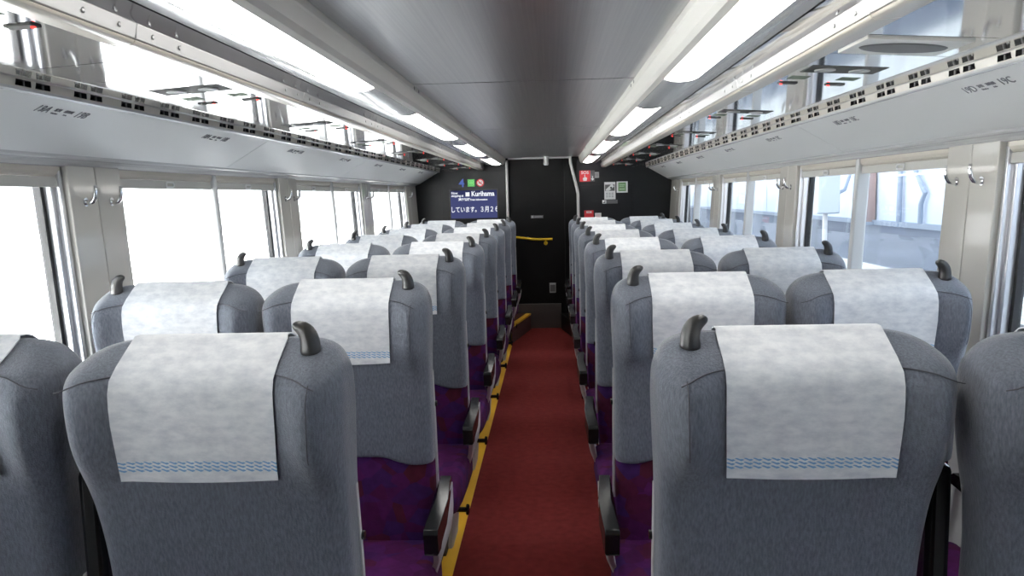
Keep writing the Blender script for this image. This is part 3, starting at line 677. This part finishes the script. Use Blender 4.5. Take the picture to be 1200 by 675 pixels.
    b = MB(); pr = [(-.215, .518), (-.222, .575), (-.215, .588), (-.15, .600), (-.05, .612), (.06, .622), (.11, .622), (.125, .61), (.12, .585), (.0, .572), (-.10, .555), (-.165, .532), (-.18, .518)]
    b.prism(pr, lambda u, v, d: (s * (ax + d * (1 - .18 * sstep(-.15, .1, u)) + .010 * math.sin(PI * sstep(-.25, .12, u))), u, v), -.020, .020)
    b.prism([(-.2165, .518), (-.2165, .5145), (-.181, .5145), (-.181, .518)], lambda u, v, d: (s * (ax + d), u, v), -.0185, .0185)
    b.build('armrest', BLACKP, root, bevel=.004, seg=3)
    def shx(v): return interp(v, [(.0, .165), (.12, .17), (.30, .218), (.42, .268), (.50, .282), (.6, .284)])
    prof_f = [(.60, -.02), (.575, -.09), (.55, -.14), (.52, -.165), (.49, -.150), (.44, -.10), (.38, -.06), (.28, -.03), (.15, -.02), (.0, -.03)]
    prof_b = [(.60, .115), (.575, .12), (.55, .125), (.52, .13), (.49, .135), (.44, .14), (.38, .145), (.28, .15), (.15, .15), (.0, .16)]
    rg = []
    for (v, yf_), (_, yb_) in zip(prof_f, prof_b):
        q = shx(v); rg.append([(s * (q - .009), yf_, v), (s * (q + .006), yf_ + .004, v), (s * (q + .012), yf_ + .02, v), (s * (q + .012), yb_, v), (s * (q - .009), yb_, v)])
    b = MB(); b.loft(rg); b.build('side_frame', SHELL, root, smooth=True, auto=.8)
    b = MB(); kx = .16; b.tube([(s * kx, .035, .15), (s * (kx + .072), .035, .15)], .011, 12); b.tube([(s * (kx + .070), .035, .15), (s * (kx + .073), .035, .15), (s * (kx + .082), .035, .15), (s * (kx + .085), .035, .15)], [.016, .023, .023, .018], 16)
    k_ = b.build('foot_pedal', BLACKP, root, smooth=True, auto=.7); k_['label'] = 'small black knob-shaped foot pedal'
    if aisle:
      b = MB(); b.prism([(.150, .36), (.166, .36), (.145, .62), (.124, .78), (.112, .78), (.130, .62)], lambda u, v, d: (s * d, u, v), .236, .2475)
      b.build('edge_trim', SHELL, root, bevel=.002).location.z = BACKZ
      b = MB(); b.tube([(s * .24, .135, .67), (s * .253, .135, .67)], .009, 10); b.build('pivot_bolt', BLACKP, root).location.z = BACKZ
    b = MB(); b.box(s * -.2295, s * -.2215, .085, .105, .20, .60); b.build('inner_bracket', SHELL, root, bevel=.003).location.z = BACKZ
    if aisle:
        b = MB(); b.box(s * -.276, s * -.2345, .09, .175, .42, .99); b.build('centre_armrest', BLACKP, root, bevel=.012)
    b = MB(); b.loft([[(s * x, y, z) for x, y in ((-.20 * q, -.10), (.160 * q, -.10), (.160 * q, .12), (-.20 * q, .12))] for z, q in ((0, 1.0), (.03, .97), (.30, .85))]); b.build('pedestal', FLOORD, root, bevel=.008)
    return root
protos = {(s, a): make_seat(s, a) for s in (1, -1) for a in (True, False)}
used = set()
for i in range(8):
    for sg in (-1, 1):
        for aisle in (True, False):
            s = -sg if aisle else sg
            # aisle seats carry the grip toward the aisle, window seats toward the window
            key = (s, aisle)
            o = protos[key] if key not in used else copy_tree(protos[key]); used.add(key)
            x = (.518 if aisle else 1.024) if sg > 0 else (-.524 if aisle else -1.030)
            y = ROW0 + ROWP * i - .075 + ((.03 if sg < 0 else -.05) if (not aisle and i == 0) else 0)
            if i == 0 and sg < 0 and not aisle: x -= .012
            o.location = (x, y, PLAT)
            tag(o, 'grey and purple %s seat on the %s side, %s row counting from the camera' % ('aisle' if aisle else 'window', SIDE[sg], ORD[i]), 'seat', 'train seats facing the camera')

# ------------------------------------------------------------------ outside
PZ = .70
struct(MB().box(1.62, 8.5, -12, 45, -.4, PZ).build('platform_ground', ASPH), 'blue grey asphalt station platform outside')
b = MB(); b.box(2.68, 3.33, -12, 45, PZ, PZ + .006); struct(b.build('platform_tactile_strip', TACT), 'pale dotted tactile strip along the platform')
b = MB(); b.box(1.62, 1.95, -12, 45, PZ, PZ + .006)
struct(b.build('platform_edge_paving', PAVE), 'pale platform edge paving')
b = MB(); b.box(6.9, 7.2, -12, 45, PZ, 9.0)  # real wall below; unseen upper height added to keep the sun out
for k in range(20): b.box(6.88, 6.9, -8 + 2.4 * k, -7.97 + 2.4 * k, PZ, 9.0)
struct(b.build('exterior_wall', WHITEWALL), 'white station building wall across the platform')
struct(MB().box(6.8, 6.9, -12, 45, PZ, PZ + .10).build('exterior_wall_base', PIPE), 'grey kerb at the foot of the white wall')
struct(MB().box(-40, -1.62, -30, 60, -.9, -.6).build('exterior_ground', GROUNDW), 'pale sunlit ground on the far side of the train')
def pipe(path, r, m, label, cat='pipe', name='drain_pipe'):
    b = MB(); b.tube(path, r, 10); o = b.build(name, m, smooth=True, auto=.8); tag(o, label, cat); return o
pipe([(6.82, 15.8, PZ), (6.82, 15.8, 3.9)], .05, PIPE, 'straight grey pipe on the white wall seen through the second emergency-side window')
pipe([(6.82, 14.9, PZ + .1), (6.82, 14.9, 1.15), (6.82, 14.75, 1.35), (6.82, 15.15, 1.75), (6.82, 15.05, 3.9)], .045, PIPE, 'crooked grey pipe on the white wall, nearer the camera than the straight one')
cl = empty('steel_column', (6.75, 17.2, PZ)); MB().box(-.12, .12, -.16, .16, 0, 3.2).build('shaft', BROWN, cl, bevel=.01); MB().box(-.2, .2, -.24, .24, 0, .06).build('foot_plate', PIPE, cl); tag(cl, 'rusty brown column against the white wall outside the second window', 'column')
cb = empty('utility_cabinet', (4.0, 11.6, PZ)); b = MB(); b.tube([(0, 0, 0), (0, 0, .45)], .035, 10); b.build('post', WHITE, cb, smooth=True, auto=.7)
MB().box(-.16, .16, -.14, .14, .42, .98).build('box', mat('pale_cabinet', (.62, .68, .74), .5), cb, bevel=.02); MB().box(-.19, .19, -.17, .17, .98, 1.0).build('lid', WHITE, cb, bevel=.005)
b = MB(); b.tube([(.16, 0, .7), (.3, .1, .75), (.42, .2, 1.0), (.46, .3, 1.5), (.46, .3, 2.6)], .025, 8); b.build('cable', PIPE, cb, smooth=True)
tag(cb, 'pale cabinet on a white post standing on the platform outside', 'cabinet')
hs = pipe([(5.8, 8.6, PZ + .02), (5.5, 8.9, PZ + .18), (5.9, 9.1, PZ + .45), (6.6, 9.3, PZ + .9), (6.8, 9.3, PZ + 1.8), (6.8, 9.3, 3.8)], .06, PIPE, 'thick dark bent pipe rising from the platform by the nearest emergency-side window')
